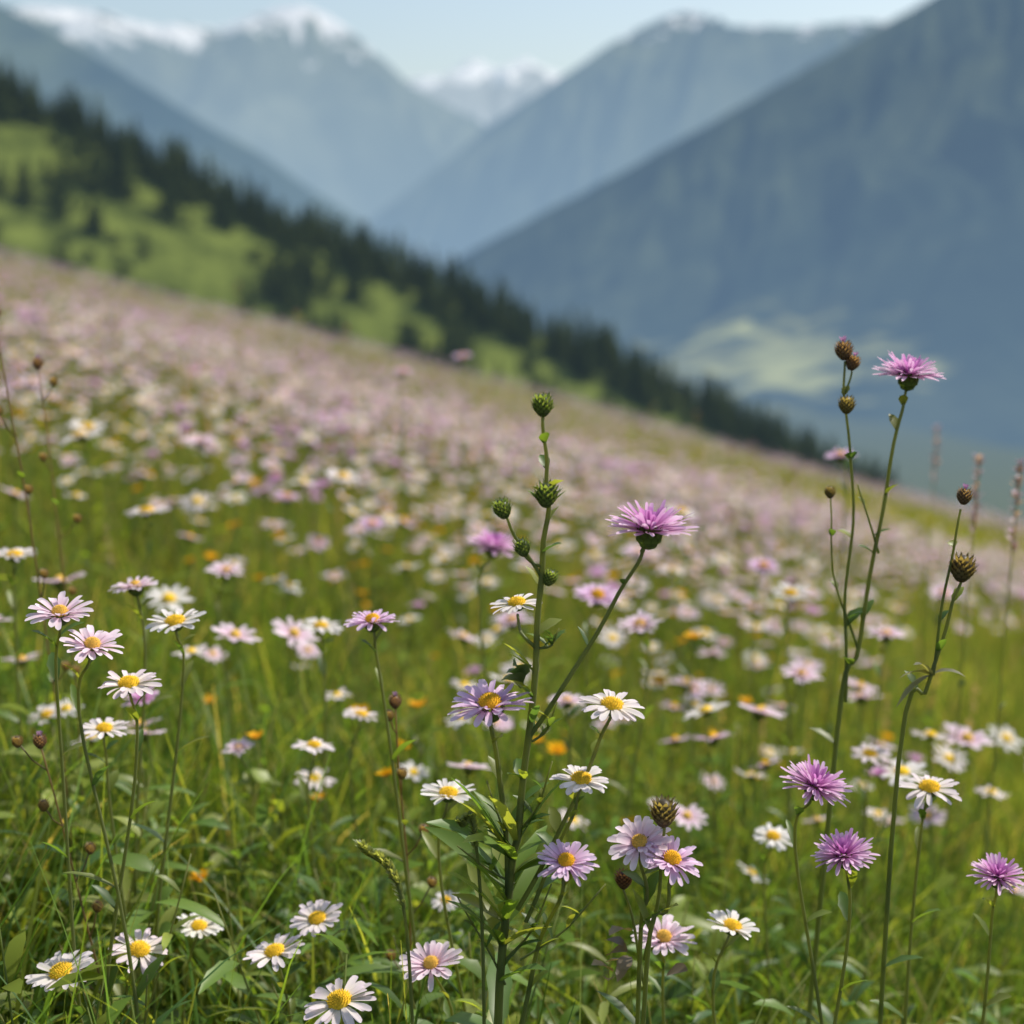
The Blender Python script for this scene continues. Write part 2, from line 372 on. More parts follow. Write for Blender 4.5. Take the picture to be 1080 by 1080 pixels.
# ---------------------------------------------------------------- instancing
def make_coll(name, objs):
    c = bpy.data.collections.new(name)
    for o in objs: c.objects.link(o)
    return c
def instancer(name, pts, scl, rot, idx, coll, realize=True):
    me = bpy.data.meshes.new(name); n = len(pts)
    me.vertices.add(n); me.vertices.foreach_set('co', np.asarray(pts, float).ravel())
    a = me.attributes.new('scl', 'FLOAT', 'POINT'); a.data.foreach_set('value', np.asarray(scl, float))
    a = me.attributes.new('rotv', 'FLOAT_VECTOR', 'POINT'); a.data.foreach_set('vector', np.asarray(rot, float).ravel())
    a = me.attributes.new('pick', 'INT', 'POINT'); a.data.foreach_set('value', np.asarray(idx, int))
    o = bpy.data.objects.new(name, me); sc.collection.objects.link(o)
    ng = bpy.data.node_groups.new(name+'_nodes', 'GeometryNodeTree')
    ng.interface.new_socket('Geometry', in_out='INPUT', socket_type='NodeSocketGeometry')
    ng.interface.new_socket('Geometry', in_out='OUTPUT', socket_type='NodeSocketGeometry')
    N = ng.nodes; L = ng.links
    gi = N.new('NodeGroupInput'); go = N.new('NodeGroupOutput')
    ip = N.new('GeometryNodeInstanceOnPoints'); ci = N.new('GeometryNodeCollectionInfo')
    ci.inputs['Collection'].default_value = coll; ci.inputs['Separate Children'].default_value = True; ci.inputs['Reset Children'].default_value = True
    L.new(gi.outputs[0], ip.inputs['Points']); L.new(ci.outputs[0], ip.inputs['Instance']); ip.inputs['Pick Instance'].default_value = True
    def na(nm, t):
        q = N.new('GeometryNodeInputNamedAttribute'); q.data_type = t; q.inputs['Name'].default_value = nm
        return q.outputs['Attribute']
    er = N.new('FunctionNodeEulerToRotation')
    L.new(na('rotv', 'FLOAT_VECTOR'), er.inputs[0]); L.new(er.outputs[0], ip.inputs['Rotation'])
    L.new(na('scl', 'FLOAT'), ip.inputs['Scale']); L.new(na('pick', 'INT'), ip.inputs['Instance Index'])
    if realize:
        rz = N.new('GeometryNodeRealizeInstances'); L.new(ip.outputs[0], rz.inputs[0]); L.new(rz.outputs[0], go.inputs[0])
    else:
        L.new(ip.outputs[0], go.inputs[0])
    md = o.modifiers.new('scatter', 'NODES'); md.node_group = ng
    return o

# conifers
m, nt, N, L = newmat('conifer_needles')
out = N.new('ShaderNodeOutputMaterial'); oi = N.new('ShaderNodeObjectInfo')
cr = N.new('ShaderNodeValToRGB'); L.new(oi.outputs['Random'], cr.inputs[0])
cr.color_ramp.elements[0].color = (.024, .042, .014, 1); cr.color_ramp.elements[1].color = (.095, .12, .03, 1)
df = N.new('ShaderNodeBsdfDiffuse'); L.new(cr.outputs[0], df.inputs[0])
em = N.new('ShaderNodeEmission'); em.inputs[0].default_value = (.20, .30, .38, 1)  # distance haze on the trees, put into the needle material as faint emission
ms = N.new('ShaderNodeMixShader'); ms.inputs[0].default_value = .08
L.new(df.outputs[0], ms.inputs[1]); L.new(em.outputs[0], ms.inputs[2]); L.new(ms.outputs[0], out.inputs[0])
M_CON = m
def conifer(i):
    mb = MB()
    mb.tube([[0, 0, -.05], [0, 0, .4], [U(-.01, .01), 0, .98]], [.018, .012, .002], (0.1, .07, .05), 0, 5)
    fat = U(.17, .26)
    for k in range(20):
        t = k/19; z = .1+.88*t; r = fat*(1-t)**.7+.012
        for j in range(8 if t < .7 else 5):
            a = U(0, 6.28); rr = r*U(.6, 1.15)
            for q in range(3):
                s = (q+1)/3
                c = A([math.cos(a)*rr*s, math.sin(a)*rr*s, z-rr*.45*s*s+U(-.01, .01)])
                sz = .034*(1.2-.5*t)
                d1 = A([U(-1, 1), U(-1, 1), U(-.5, .3)])*sz; d2 = A([math.cos(a), math.sin(a), -.5])*sz*1.2
                mb.add([c-d1-d2, c+d1-d2, c+d1*.4+d2, c-d1*.4+d2], [(0, 1, 2, 3)], (1, 1, 1), 0)
    return mb.obj('conifer.%03d' % (i+1), [M_CON], False, False)
def bush(i):
    mb = MB()
    for k in range(5): mb.tube([[0, 0, -.05], [U(-.15, .15), U(-.15, .15), .4]], [.03, .01], (.1, .07, .05), 0, 4)
    lob = [(U(-.25, .25), U(-.25, .25), U(.3, .75), U(.18, .3)) for _ in range(7)]
    for (x, y, z, r) in lob:
        for k in range(34):
            v = rng.normal(size=3); v = v/np.linalg.norm(v)*r*U(.6, 1.05)
            c = A([x, y, z])+v; d1 = rng.normal(size=3)*.05; d2 = rng.normal(size=3)*.05
            mb.add([c-d1, c-d2, c+d1, c+d2], [(0, 1, 2, 3)], (1, 1, 1), 0)
    return mb.obj('conifer.%03d' % (i+1), [M_CON], False, False)
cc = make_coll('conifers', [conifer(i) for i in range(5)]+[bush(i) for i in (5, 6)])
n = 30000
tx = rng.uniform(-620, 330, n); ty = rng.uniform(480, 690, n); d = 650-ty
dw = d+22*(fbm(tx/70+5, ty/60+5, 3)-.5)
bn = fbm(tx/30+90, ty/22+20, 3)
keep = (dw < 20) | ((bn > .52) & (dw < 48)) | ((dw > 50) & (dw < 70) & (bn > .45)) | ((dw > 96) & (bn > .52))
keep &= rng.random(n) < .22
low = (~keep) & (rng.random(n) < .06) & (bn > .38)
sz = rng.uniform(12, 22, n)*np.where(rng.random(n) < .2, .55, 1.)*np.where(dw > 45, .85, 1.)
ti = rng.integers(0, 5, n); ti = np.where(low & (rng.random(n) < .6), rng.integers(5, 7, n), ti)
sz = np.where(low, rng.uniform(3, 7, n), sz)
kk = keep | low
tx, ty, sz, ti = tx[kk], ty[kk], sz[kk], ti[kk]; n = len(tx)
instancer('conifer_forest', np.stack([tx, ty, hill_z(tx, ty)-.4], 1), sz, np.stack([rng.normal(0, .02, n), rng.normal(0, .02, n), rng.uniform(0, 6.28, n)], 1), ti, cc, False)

# ---------------------------------------------------------------- meadow grass
def blade(mb, b, h, w, col, lod=0):
    a = U(0, 6.28); ln = U(.05, .55)*h; k = 5 if lod == 0 else 3
    s = np.linspace(0, 1, k)
    P = np.stack([b[0]+math.cos(a)*ln*s**2, b[1]+math.sin(a)*ln*s**2, b[2]+h*(s-.12*s**3*U(.3, 2.2))], 1)
    q = U(0, 6.28); sd = A([math.cos(q), math.sin(q), 0])
    W = w*(1-s**2.2)+.0003
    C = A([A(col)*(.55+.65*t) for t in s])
    mb.ribbon(P, sd, W, C, 0)
def gcol(st=.08, pal=GREENS):
    r = random.random()
    if r < st: return A([.38, .31, .15])*U(.7, 1.1)
    return random.choice(pal)*U(.75, 1.35)
var = []
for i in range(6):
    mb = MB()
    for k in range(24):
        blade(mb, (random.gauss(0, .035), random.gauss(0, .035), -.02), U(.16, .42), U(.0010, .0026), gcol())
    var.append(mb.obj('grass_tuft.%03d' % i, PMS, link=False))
for i in range(4):
    mb = MB(); g = random.choice(GREENS[:3])
    for st in range(3):
        tp = A([random.gauss(0, .06), random.gauss(0, .06), U(.2, .36)])
        P = catmull([(random.gauss(0, .01), random.gauss(0, .01), -.02), tp*.5+A([U(-.02, .02), U(-.02, .02), 0]), tp], 8)
        mb.tube(P, np.linspace(.0016, .0007, 8), STEM, 0, 3)
        for k in range(13):
            p = P[1+k//2] if k < 12 else P[7]; a = k*2.4+U(-.4, .4)
            leaf(mb, p, (math.cos(a), math.sin(a), U(.2, .9)), U(.025, .055), U(.003, .008), g*U(.8, 1.5), .3, 1)
    var.append(mb.obj('grass_tuft.%03d' % (6+i), PMS, link=False))
for i in range(3):
    mb = MB(); H = U(.44, .6)
    for st in range(2):
        tp = A([random.gauss(0, .06), random.gauss(0, .06), H*U(.8, 1.)])
        P = catmull([(0, 0, -.02), tp*.5+A([U(-.02, .02), U(-.02, .02), 0]), tp], 9)
        mb.tube(P, np.linspace(.0012, .0005, 9), (.22, .19, .09), 0, 3)
        br = random.choice([(.40, .29, .19), (.30, .30, .16), (.42, .29, .27)])
        for k in range(34):
            t = U(0, 1); p = tp-A([0, 0, .09])*t; a = U(0, 6.28)
            dd = A([math.cos(a), math.sin(a), 1.2]); dd /= np.linalg.norm(dd)
            mb.add([p, p+dd*.005+A([.0012, 0, 0]), p+dd*.01, p+dd*.005-A([.0012, 0, 0])], [(0, 1, 2, 3)], A(br)*U(.7, 1.3), 0)
    var.append(mb.obj('grass_tuft.%03d' % (10+i), PMS, link=False))
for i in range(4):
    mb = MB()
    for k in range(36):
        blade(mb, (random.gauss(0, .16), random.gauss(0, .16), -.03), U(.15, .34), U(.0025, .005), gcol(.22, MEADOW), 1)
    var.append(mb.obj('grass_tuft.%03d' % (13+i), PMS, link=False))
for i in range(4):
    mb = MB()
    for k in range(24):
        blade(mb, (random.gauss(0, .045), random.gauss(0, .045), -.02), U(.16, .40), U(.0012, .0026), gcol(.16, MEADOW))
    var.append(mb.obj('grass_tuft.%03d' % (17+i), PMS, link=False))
gc = make_coll('meadow_grass_tufts', var)
def wedge(n, y0, y1, m=1.1):
    y = rng.uniform(y0, y1, n*3); keep = rng.random(n*3) < (.45*y+m)/(.45*y1+m); y = y[keep][:n]
    x = rng.uniform(-1, 1, len(y))*(.45*y+m)
    return x, y
X = []; Y = []; I = []; Sx = []
def put(n, y0, y1, ids, p, s0, s1, m=.8):
    x, y = wedge(n, y0, y1, m); X.append(x); Y.append(y); I.append(rng.choice(ids, len(x), p=p)); Sx.append(rng.uniform(s0, s1, len(x)))
nf = list(range(10)); pf = A([1.3]*6+[.7]*4); pf /= pf.sum()
WM = [17, 18, 19, 20]
put(1600, .45, 2.0, nf, pf, .75, 1.05)
put(750, 1.8, 4.0, nf, pf, .8, 1.1)
put(700, 1.8, 4.0, WM, None, .8, 1.1)
put(500, 4., 8., nf, pf, .8, 1.05)
put(1300, 4., 8., WM, None, .8, 1.1)
put(1500, 4., 10., [13, 14, 15, 16], None, .8, 1.0)
put(420, 1.7, 9., [10, 11, 12], None, .7, 1.05)
put(900, 9., 30., [10, 11, 12], None, .9, 1.25)
put(3600, 9., 22., [13, 14, 15, 16], None, .9, 1.1)
put(6300, 20, 64, [13, 14, 15, 16], None, 1.0, 1.4, 3)
x = rng.uniform(-5, 5, 600); y = rng.uniform(-4, .45, 600); k = (np.hypot(x, y) > .45); X.append(x[k]); Y.append(y[k]); I.append(rng.integers(0, 6, k.sum())); Sx.append(rng.uniform(.7, 1, k.sum()))
X = np.concatenate(X); Y = np.concatenate(Y); I = np.concatenate(I); Sx = np.concatenate(Sx); n = len(X)
instancer('meadow_grass', np.stack([X, Y, ground_z(X, Y)], 1), Sx, np.stack([rng.normal(0, .1, n), rng.normal(0, .1, n), rng.uniform(0, 6.28, n)], 1), I, gc)

# ---------------------------------------------------------------- meadow flowers (mass)
fv = []
kinds = ['daisy']*5+['white_pink']*4+['lilac']*2+['purple']*2+['orange']*2
for i, kd in enumerate(kinds):
    mb = MB(); H = U(.34, .46) if kd != 'orange' else U(.32, .38)
    tp = A([random.gauss(0, .03), random.gauss(0, .03), H])
    P = catmull([(0, 0, -.02), tp*.5+A([U(-.02, .02), U(-.02, .02), 0]), tp], 5)
    mb.tube(P, np.linspace(.0016, .001, 5), STEM*U(.8, 1.2), 0, 3)
    for k in range(2):
        a = U(0, 6.28); leaf(mb, P[1+k], (math.cos(a), math.sin(a), .9), U(.03, .05), .004, random.choice(GREENS), .2, 1)
    head(mb, kd, tp, (U(-.35, .45), U(-.5, .3), 1), U(.040, .054) if kd != 'orange' else .026, 1)
    fv.append(mb.obj('wildflower.%03d' % i, PMS, link=False))
FK = [['daisy', 'white_pink'], ['white_pink', 'lilac'], ['white_pink', 'purple'], ['daisy', 'lilac', 'white_pink'], ['lilac', 'white_pink', 'purple'], ['lilac', 'white_pink']]
for i in range(6):
    mb = MB()
    for q in range(5):
        tp = A([random.gauss(0, .2), random.gauss(0, .2), U(.26, .46)])
        mb.tube([tp*A([.9, .9, .3]), tp], [.0016]*2, STEM, 0, 3)
        head(mb, random.choice(FK[i]), tp, (U(-.4, .5), U(-.7, .3), 1), U(.038, .052), 2)
    fv.append(mb.obj('wildflower.%03d' % (len(kinds)+i), PMS, link=False))
fc = make_coll('wildflowers', fv)
X = []; Y = []; I = []; Sx = []
K = len(kinds); pk = A([1.8]*5+[1.6]*4+[.9]*2+[.6]*2+[1.4]*2); pk /= pk.sum()
put(330, 1.25, 2.4, range(K), pk, .75, 1.15)
put(1650, 2.4, 4.5, range(K), pk, .8, 1.15)
put(5200, 4.5, 10, range(K), pk, .85, 1.2)
put(900, 5, 10, range(K, K+6), None, .85, 1.1)
put(3000, 9, 24, range(K, K+6), None, .9, 1.2)
put(8500, 22, 64, range(K, K+6), None, 1., 1.35, 3)
X = np.concatenate(X); Y = np.concatenate(Y); I = np.concatenate(I); Sx = np.concatenate(Sx)
cl = fbm(X/1.3+60, Y/1.9+60, 3); cl2 = fbm(X/5+20, Y/9+60, 3)
k = (cl > .28+.12*rng.random(len(X))) & ((Y < 8) | (Y > 40) | (cl2 > .28+.18*rng.random(len(X))))
X, Y, I, Sx = X[k], Y[k], I[k], Sx[k]; n = len(X)
instancer('meadow_wildflowers', np.stack([X, Y, ground_z(X, Y)], 1), Sx, np.stack([rng.normal(0, .1, n), rng.normal(0, .1, n), rng.uniform(0, 6.28, n)], 1), I, fc)

# ---------------------------------------------------------------- individual plants
# positions: (sideways slope, distance, vertical slope) surveyed from the photographer's viewpoint
def S3(X, d, Z): return A([X*d, d, Z*d])
def stem(mb, pts, r0, r1, n=18, leaves=0, ll=.035, col=STEM, k=6, lw=.0045):
    P = catmull(pts, n)
    wob = A([[math.sin(i*.9+pts[0][0]*50)*.0006, 0, 0] for i in range(n)]); P = P+wob
    C = A([A(col)*(.8+.3*i/n)+A([.03, 0, .01])*(i/n) for i in range(n)])
    mb.tube(P, np.linspace(r0, r1, n), C, 0, k)
    for j in range(leaves):
        i = int((j+.6)/leaves*(n-3))+1; a = j*2.4+U(-.5, .5); f = 1-.72*i/n
        leaf(mb, P[i], (math.cos(a), math.sin(a)*.8, U(.7, 1.6)), ll*U(.8, 1.4)*f, lw*U(.7, 1.3)*f**.5, random.choice(GREENS)*U(.8, 1.3), .25)
    return P
NAMES = {'daisy': 'daisy', 'lilac': 'lilac_aster', 'white_pink': 'pink_daisy', 'purple': 'purple_aster', 'orange': 'orange_wildflower'}
def single(kind, X, d, Z, dia, lean=(0, 0), n=None, leaves=9):
    mb = MB(); H = S3(X, d, Z); bx, by = H[0]+lean[0]+U(-.035, .035), H[1]+lean[1]
    B = A([bx, by, gz(bx, by)-.02]); nn = A(n if n is not None else (U(-.22, .22), U(-.28, .05), 1.)); nn = nn/np.linalg.norm(nn)
    hp = H-nn*dia*.16
    mid = B*.5+hp*.5+A([U(-.018, .018), 0, .0]); mid2 = hp-nn*.05+A([U(-.006, .006), 0, 0])
    stem(mb, [B, mid, mid2, hp], .0016, .0009, 20, leaves, .045)
    head(mb, kind, H, nn, dia, 0)
    return mb.obj(NAMES[kind])
D = 'daisy'; LI = 'lilac'; WPK = 'white_pink'; PU = 'purple'; OR = 'orange'
T = [
 (WPK, -.3258, .90, -.2347, .043, (.03, 0)), (WPK, -.3037, .88, -.2586, .043, (0, .0)), (D, -.2782, .90, -.287, .042, (-.03, 0)),
 (D, -.2977, 1.0, -.321, .036, (.02, 0)), (D, -.2428, .98, -.241, .043, (-.04, 0)), (WPK, -.2704, 1.08, -.215, .039, (-.02, 0)),
 (D, -.356, 1.25, -.192, .042, (0, 0)), (LI, -.1005, .98, -.2403, .038, (.01, 0)), (D, -.138, 1.3, -.244, .040, (.01, 0)),
 (D, -.3386, 1.3, -.3105, .040, (0, 0)), (D, -.3383, .88, -.511, .047, (.02, 0)), (D, -.2792, .92, -.493, .043, (.0, 0)),
 (D, -.2338, .98, -.4742, .035, (.0, 0)), (D, -.1776, .92, -.4946, .043, (-.01, 0)), (D, -.1451, .95, -.4683, .039, (.0, 0)),
 (D, -.13, .86, -.534, .049, (.01, 0)), (D, -.1449, 1.15, -.3335, .036, (0, 0)), (D, -.0494, 1.1, -.4532, .025, (0, 0)),
 (D, -.0467, .95, -.3705, .040, (.02, 0)), (PU, .2229, .90, -.3647, .046, (.0, 0)),
 (D, .3066, .95, -.366, .044, (-.02, 0)), (PU, .2458, .86, -.418, .042, (-.02, 0)), (PU, .3605, .9, -.4346, .038, (.02, 0)),
 (D, .1644, .93, -.4743, .040, (-.01, 0)), (D, .1928, 1.15, -.4035, .036, (0, 0)), (PU, -.0136, 1.35, -.186, .052, (.02, 0)),
 (WPK, -.205, 1.5, -.2034, .042, (0, 0)), (D, -.26, 1.6, -.16, .052, (0, 0)), (LI, -.1, 2.0, -.169, .042, (0, 0)),
 (D, -.305, 1.8, -.106, .056, (0, 0)), (LI, .0613, 1.4, -.222, .050, (0, 0)), (WPK, .0923, 1.35, -.2434, .046, (0, 0)),
 (WPK, .21, 1.5, -.28, .046, (0, 0)), (LI, -.0765, 2.6, -.0605, .042, (.02, 0)), (LI, -.0345, 2.8, -.05, .040, (.02, 0)),
 (OR, -.2324, 1.15, -.436, .022, (0, 0)), (OR, -.187, 1.3, -.327, .020, (0, 0)), (OR, -.069, 1.5, -.303, .026, (0, 0)),
 (OR, .131, 1.6, -.252, .026, (0, 0)), (OR, -.143, 1.3, -.374, .018, (0, 0)), (LI, .232, 1.7, -.12, .040, (0, 0)),
 (WPK, .1135, .93, -.4833, .044, (0, 0)), (WPK, -.0605, .9, -.5045, .044, (0, 0)), (D, .262, 1.3, -.34, .040, (0, 0)),
 (WPK, -.2, 1.25, -.335, .03, (0, 0)), (WPK, .27, 1.5, -.25, .044, (0, 0)), (D, .2, 1.6, -.22, .048, (0, 0)),
 (WPK, .0, 1.5, -.24, .046, (0, 0)), (D, -.11, 1.25, -.31, .034, (0, 0)), (WPK, .04, 1.3, -.30, .036, (0, 0)),
 (LI, -.16, 2.2, -.15, .05, (0, 0)), (D, -.12, 2.0, -.135, .055, (0, 0)), (WPK, -.22, 2.2, -.11, .055, (0, 0)), (D, -.30, 2.1, -.10, .06, (0, 0)),
 (WPK, .09, 1.9, -.19, .05, (0, 0)), (LI, .18, 1.8, -.2, .045, (0, 0)), (D, .12, 2.0, -.16, .05, (0, 0)), (WPK, .31, 1.9, -.22, .05, (0, 0)),
 (OR, -.28, 1.4, -.40, .022, (0, 0)), (OR, .02, 1.5, -.33, .02, (0, 0)), (OR, .17, 1.7, -.30, .022, (0, 0)), (OR, -.22, 1.6, -.30, .02, (0, 0)),
]
for t in T:
    nn = None
    if t[2] < 1 and t[3] < -.45: nn = (U(-.25, .25), U(-.35, .0), 1)
    single(*t[:6], n=nn)

# central branching plant
d0 = .85
mb = MB()
base = S3(-.012, d0, -.5); base = A([base[0], d0, gz(base[0], d0)-.02])
main = [base, S3(-.010, d0, -.552), S3(.0, d0, -.43), S3(.006, d0, -.386), S3(.017, d0, -.271), S3(.021, d0, -.2013), S3(.0255, d0, -.16), S3(.0245, d0, -.13), S3(.022, d0, -.0915)]
MP = stem(mb, main, .0030, .0010, 50, 16, .034)
bud(mb, S3(.0215, d0, -.084), (-.05, 0, 1), .0058, tuft=None)
bud(mb, S3(.0245, d0-.003, -.148), (.1, -.1, 1), .0064)
for a in range(8): leaf(mb, S3(.0225, d0, -.0925), (math.cos(a), math.sin(a), 1), .011, .0013, GREENS[0], 0)
for a in range(11): leaf(mb, S3(.0245, d0, -.157), (math.cos(a), math.sin(a), .9), .016, .0017, GREENS[0], 0)
stem(mb, [S3(.0205, d0, -.207), S3(.004, d0, -.18), S3(-.0045, d0, -.163)], .0012, .0009, 8)
bud(mb, S3(-.0067, d0, -.158), (-.3, 0, 1), .0052)
stem(mb, [S3(.021, d0, -.2), S3(.013, d0, -.196), S3(.0085, d0, -.19)], .001, .0008, 5)
bud(mb, S3(.0075, d0, -.186), (-.3, 0, 1), .0046)
bud(mb, S3(.027, d0, -.208), (.4, 0, 1), .0042)
stem(mb, [S3(.013, d0, -.325), S3(.04, d0, -.285), S3(.07, d0, -.232), S3(.088, d0, -.2), S3(.0965, d0, -.183)], .0016, .0010, 20, 4, .02, lw=.0025)
head(mb, PU, S3(.098, d0, -.1737), (.05, -.05, 1), .056)
stem(mb, [S3(.017, d0, -.26), S3(.008, d0, -.25), S3(.0036, d0+.02, -.235)], .0012, .001, 8)
head(mb, D, S3(.0034, d0+.02, -.227), (-.1, -.1, 1), .034)
stem(mb, [S3(-.003, d0, -.45), S3(-.006, d0, -.38), S3(-.012, d0-.01, -.34), S3(-.0155, d0-.015, -.312)], .0019, .0012, 14, 3, .03)
head(mb, LI, S3(-.0159, d0-.015, -.3033), (-.05, -.15, 1), .052)
stem(mb, [S3(.004, d0, -.46), S3(.035, d0, -.40), S3(.06, d0, -.34), S3(.0715, d0-.01, -.311)], .0016, .001, 16, 5, .022)
head(mb, D, S3(.0725, d0-.01, -.3033), (.12, -.12, 1), .042)
stem(mb, [S3(.01, d0, -.47), S3(.03, d0, -.42), S3(.045, d0-.01, -.385), S3(.0505, d0-.01, -.367)], .0014, .0009, 14, 4, .022)
head(mb, D, S3(.0508, d0-.01, -.3595), (.05, -.15, 1), .039)
stem(mb, [S3(.005, d0, -.56), S3(.02, d0, -.49), S3(.036, d0-.03, -.45), S3(.0395, d0-.03, -.431)], .0016, .0011, 14, 4, .03)
head(mb, LI, S3(.04, d0-.03, -.4234), (.05, -.35, 1), .038)
for q in range(3):
    leaf(mb, S3(.006, d0-.003, -.29+.004*q), (-.6+.2*q, -.3, .9), .022, .006, A([.10, .15, .07]), .5, 0, -1.1)
for (x0, z0, x1, z1) in ((.014, -.33, .033, -.30), (.018, -.26, .034, -.245), (.004, -.40, .03, -.345), (.0, -.43, -.018, -.36), (.002, -.44, -.04, -.41), (.006, -.5, .07, -.44), (-.005, -.52, -.04, -.45), (-.005, -.5, .03, -.44)):
    stem(mb, [S3(x0, d0, z0), S3((x0+x1)/2+.003, d0, (z0+z1)/2-.005), S3(x1, d0, z1)], .0009, .0005, 7, 5, .026, lw=.0026)
for k in range(44):
    i = random.randint(2, 15); p = MP[i]; a = U(0, 6.28)
    leaf(mb, p, (math.cos(a), math.sin(a), U(.5, 2.)), U(.04, .09), U(.004, .0085), random.choice(GREENS)*U(1., 1.7), .25)
for k in range(9):
    i = random.randint(17, 26); p = MP[i]; a = U(0, 6.28)
    leaf(mb, p, (math.cos(a), math.sin(a), U(.5, 1.5)), U(.02, .04), U(.002, .0035), random.choice(GREENS)*U(1., 1.6), .2)
mb.obj('wildflower_plant')

# double pink flower plant with brown bud
mb = MB(); B = A([.075, .87, gz(.075, .87)-.02])
stem(mb, [B, S3(.095, .87, -.52), S3(.10, .87, -.45), S3(.0945, .87, -.418)], .0018, .001, 18, 6, .04)
head(mb, WPK, S3(.0947, .87, -.4087), (-.2, -.45, 1), .044)
stem(mb, [B, S3(.1, .86, -.52), S3(.115, .86, -.46), S3(.118, .86, -.432)], .0018, .001, 18, 4, .04)
head(mb, LI, S3(.118, .86, -.422), (.3, -.3, 1), .042)
stem(mb, [S3(.1, .87, -.5), S3(.11, .87, -.44), S3(.112, .87, -.394)], .0013, .001, 12)
bud(mb, S3(.1118, .87, -.385), (0, 0, 1), .0076, (.16, .13, .07))
bud(mb, S3(.083, .88, -.437), (0, 0, 1), .0050, (.16, .08, .06))
stem(mb, [S3(.1, .87, -.52), S3(.09, .88, -.47), S3(.083, .88, -.443)], .0011, .0008, 8)
for k in range(8): leaf(mb, S3(.1+U(-.03, .03), .87, -.47-U(0, .05)), (U(-1, 1), U(-1, 0), U(.2, 1)), U(.015, .035), U(.003, .006), A([.24, .18, .12])*U(.6, 1.2), .3)
mb.obj('pink_aster_plant')

# tall purple flower, right, with bud stalk
mb = MB(); dd = 1.0; B = A([.205, dd, gz(.205, dd)-.02])
stem(mb, [B, S3(.236, dd, -.343), S3(.25, dd, -.26), S3(.262, dd, -.17), S3(.272, dd, -.1), S3(.2775, dd, -.073)], .0021, .0010, 30, 8, .03)
head(mb, PU, S3(.278, dd, -.0637), (.05, -.06, 1), .050)
stem(mb, [S3(.243, dd, -.3), S3(.24, dd, -.22), S3(.243, dd, -.15), S3(.235, dd, -.09), S3(.2325, dd, -.053)], .0013, .0008, 24, 4, .02)
bud(mb, S3(.2322, dd, -.046), (-.1, 0, 1), .0056, (.16, .10, .09), tuft=(.6, .32, .55))
bud(mb, S3(.2385, dd, -.0545), (.3, 0, 1), .0045, (.16, .10, .09), tuft=(.6, .32, .55))
stem(mb, [S3(.2345, dd, -.075), S3(.237, dd, -.065), S3(.238, dd, -.058)], .0008, .0006, 5)
bud(mb, S3(.2355, dd-.004, -.084), (0, -.1, 1), .0052, (.17, .14, .08))
stem(mb, [S3(.262, dd, -.19), S3(.252, dd, -.16), S3(.246, dd, -.14)], .0009, .0006, 6, 2, .015)
stem(mb, [S3(.250, dd, -.26), S3(.232, dd, -.21), S3(.226, dd, -.15)], .0009, .0006, 10, 3, .015)
bud(mb, S3(.226, dd, -.146), (0, 0, 1), .0036, (.15, .12, .07))
mb.obj('tall_purple_aster')

# dry bud plant, far right
mb = MB(); dd = .92; B = A([.25, dd, gz(.25, dd)-.02])
stem(mb, [B, S3(.283, dd, -.36), S3(.302, dd, -.29), S3(.315, dd, -.235), S3(.322, dd, -.21)], .0018, .0010, 24, 4, .03)
bud(mb, S3(.3228, dd, -.2013), (.1, 0, 1), .0075, (.13, .10, .06))
stem(mb, [S3(.305, dd, -.28), S3(.312, dd, -.21), S3(.32, dd, -.158)], .0011, .0008, 12, 2, .015)
bud(mb, S3(.3215, dd, -.149), (.1, 0, 1), .0045, (.15, .10, .09), tuft=(.52, .28, .5))
for (a, b) in ((-.9, .5), (-.7, -.2), (.6, .4), (-.5, .8)): leaf(mb, S3(.304, dd, -.28), (a, -.2, b), .026, .004, A([.2, .2, .12]), .5)
mb.obj('brown_knapweed_bud')

# purple spikes at the right edge
for (X0, Z0, d1) in ((.331, -.12, 1.5), (.36, -.125, 1.4), (.30, -.10, 2.2)):
    mb = MB(); H = S3(X0, d1, Z0); B = A([H[0]-.05, d1, gz(H[0]-.05, d1)-.02])
    P = stem(mb, [B, B*.5+H*.5+A([.01, 0, 0]), H], .0016, .0007, 20, 5, .03)
    for k in range(60):
        t = U(0, 1); p = H-(P[-1]-P[-4])/np.linalg.norm(P[-1]-P[-4])*.09*t; a = U(0, 6.28)
        leaf(mb, p, (math.cos(a), math.sin(a), .8), U(.006, .012), .0024, A([.34, .23, .36])*U(.6, 1.3), .1, 1)
    mb.obj('purple_flower_spike')

def spike(X0, Z0, X1, Z1, d1, r, bx):
    mb = MB(); T_ = S3(X0, d1, Z0); Q = S3(X1, d1, Z1); B = A([bx, d1, gz(bx, d1)-.02])
    P = stem(mb, [B, Q, T_], .0013, .0008, 22)
    for k in range(280):
        t = random.random(); ax = (T_-Q)/np.linalg.norm(T_-Q)
        f = (.56+.44*(1-t))*21; j = min(int(f), 20); p = P[j]+(P[j+1]-P[j])*(f-j)
        a = U(0, 6.28); R = frame(ax); o = A([math.cos(a), math.sin(a), 0])@R
        rr = r*(math.sin(math.pi*(.08+.88*t))**.6)
        leaf(mb, p+o*rr*.3, o+ax*1.5, .0050, .0012, A([.32, .36, .18])*U(.6, 1.25), 0, 1)
    for k in range(6): leaf(mb, B+A([0, 0, .03]), (U(-.5, .5), U(-.5, .3), 1.6), U(.15, .24), .004, random.choice(GREENS), .35)
    mb.obj('green_seed_spike')
spike(-.113, -.408, -.078, -.49, .83, .0042, -.055)
spike(-.038, -.392, -.024, -.445, .84, .0036, -.012)

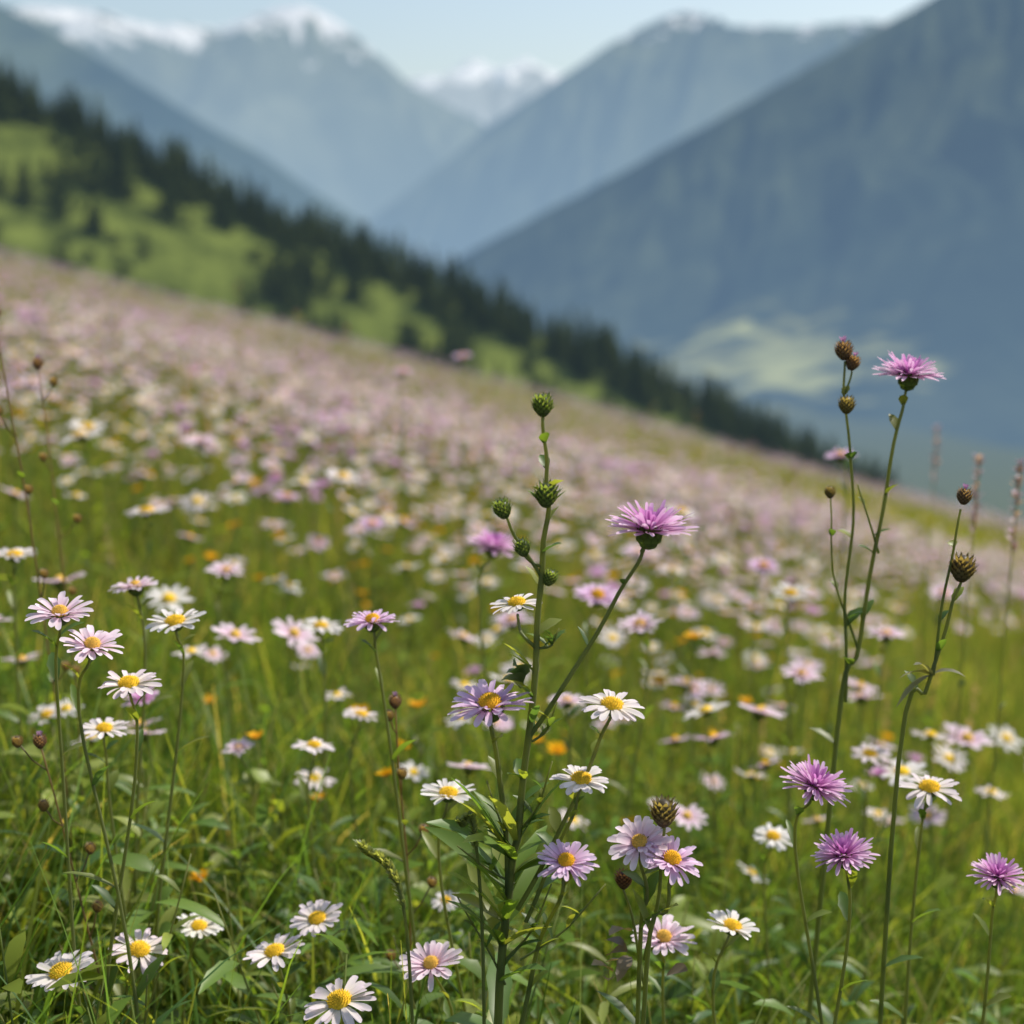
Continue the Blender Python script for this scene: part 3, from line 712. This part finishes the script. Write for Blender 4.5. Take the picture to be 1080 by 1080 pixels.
for (X0, Z0, d1, lx) in ((-.332, -.055, 1.25, .02), (-.36, -.02, 1.15, .05), (-.15, -.02, 3.2, .02), (-.115, -.03, 3.0, 0), (.155, -.115, 3.4, .02), (.09, -.10, 3.6, .02), (.2, -.13, 2.8, -.02), (.13, -.09, 4.2, .02), (.17, -.11, 4.6, 0), (.10, -.085, 5.0, 0), (-.19, .0, 4.2, 0), (-.085, -.30, 1.0, 0), (-.345, -.33, .95, .06)):
    mb = MB(); H = S3(X0, d1, Z0); B = A([H[0]+lx, d1, gz(H[0]+lx, d1)-.02])
    P = stem(mb, [B, B*.45+H*.55+A([.01, 0, 0]), H], .0013, .0006, 20, 3, .02, (.2, .17, .09))
    bud(mb, H, (0, 0, 1), .0042, (.2, .12, .11), tuft=(.5, .3, .46))
    for q in range(5):
        i = 18-q*2; e = P[i]+A([U(-.02, .02), U(-.01, .01), U(.012, .025)])
        mb.tube([P[i], (P[i]+e)/2+A([0, 0, -.003]), e], [.0006]*3, (.17, .14, .08), 0, 4)
        bud(mb, e, (0, 0, 1), .0034, (.24, .17, .1))
    mb.obj('dry_wildflower_stalk')

# leafy foreground foliage, one mass of herbs
mb = MB()
for k in range(300):
    dx = U(.80, 1.35); X0 = U(-.46, .46)
    if abs(X0) < .03 and dx < .86: continue
    x0 = X0*dx; b = A([x0, dx, gz(x0, dx)-.02]); H = U(.20, .37)*(1 if dx > .9 else .8); g = random.choice(GREENS)
    P = stem(mb, [b, b+A([U(-.03, .03), 0, H*.5]), b+A([U(-.06, .06), U(-.03, .03), H])], .0014, .0006, 14, 0, k=5)
    ty_ = random.random(); wl = U(.0022, .004) if ty_ < .5 else U(.005, .009); L0 = U(.03, .055)
    for j in range(18):
        a = j*2.4+U(-.3, .3); i = 2+int(j*.62)
        leaf(mb, P[min(i, 13)], (math.cos(a), math.sin(a), U(.2, 1.4)), L0*U(.7, 1.3), wl*U(.8, 1.2), g*U(.9, 1.8), .35)
mb.obj('leafy_herbs')
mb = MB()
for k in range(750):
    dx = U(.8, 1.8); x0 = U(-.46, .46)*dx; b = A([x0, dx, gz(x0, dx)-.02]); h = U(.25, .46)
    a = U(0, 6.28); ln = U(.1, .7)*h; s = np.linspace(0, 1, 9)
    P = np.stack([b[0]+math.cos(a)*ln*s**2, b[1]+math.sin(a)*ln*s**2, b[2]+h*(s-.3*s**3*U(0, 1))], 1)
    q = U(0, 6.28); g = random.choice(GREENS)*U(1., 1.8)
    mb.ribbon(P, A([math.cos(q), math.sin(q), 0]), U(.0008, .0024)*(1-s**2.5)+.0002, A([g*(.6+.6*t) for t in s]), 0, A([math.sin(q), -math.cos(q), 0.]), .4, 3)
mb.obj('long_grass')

# ---------------------------------------------------------------- light, sky, camera
w = bpy.data.worlds.new('World'); sc.world = w; w.use_nodes = True
nt = w.node_tree; bg = nt.nodes['Background']; sky = nt.nodes.new('ShaderNodeTexSky'); sky.sky_type = 'NISHITA'
sky.sun_disc = False; EL, AZ = math.radians(54), math.radians(58)
sky.sun_elevation = EL; sky.sun_rotation = AZ; sky.air_density = 1.3; sky.dust_density = 2.2; sky.ozone_density = .8
nt.links.new(sky.outputs[0], bg.inputs[0]); bg.inputs[1].default_value = .15
sl = bpy.data.lights.new('sun', 'SUN'); sl.energy = 5.0; sl.angle = math.radians(.5); sl.color = (1, .94, .82)
so = bpy.data.objects.new('sun', sl); sc.collection.objects.link(so)
sd = Vector((math.sin(AZ)*math.cos(EL), math.cos(AZ)*math.cos(EL), math.sin(EL)))
so.rotation_euler = (-sd).to_track_quat('-Z', 'Y').to_euler()
cam = bpy.data.cameras.new('camera'); co = bpy.data.objects.new('camera', cam); sc.collection.objects.link(co)
cam.lens = 50; cam.sensor_width = 36; co.location = (0, 0, 0); co.rotation_euler = (math.radians(90-9.09), 0, 0)
cam.clip_start = .02; cam.clip_end = 60000
cam.dof.use_dof = True; cam.dof.focus_distance = .90; cam.dof.aperture_fstop = 4.5
sc.camera = co
sc.view_settings.view_transform = 'Standard'; sc.view_settings.look = 'None'; sc.view_settings.exposure = 0
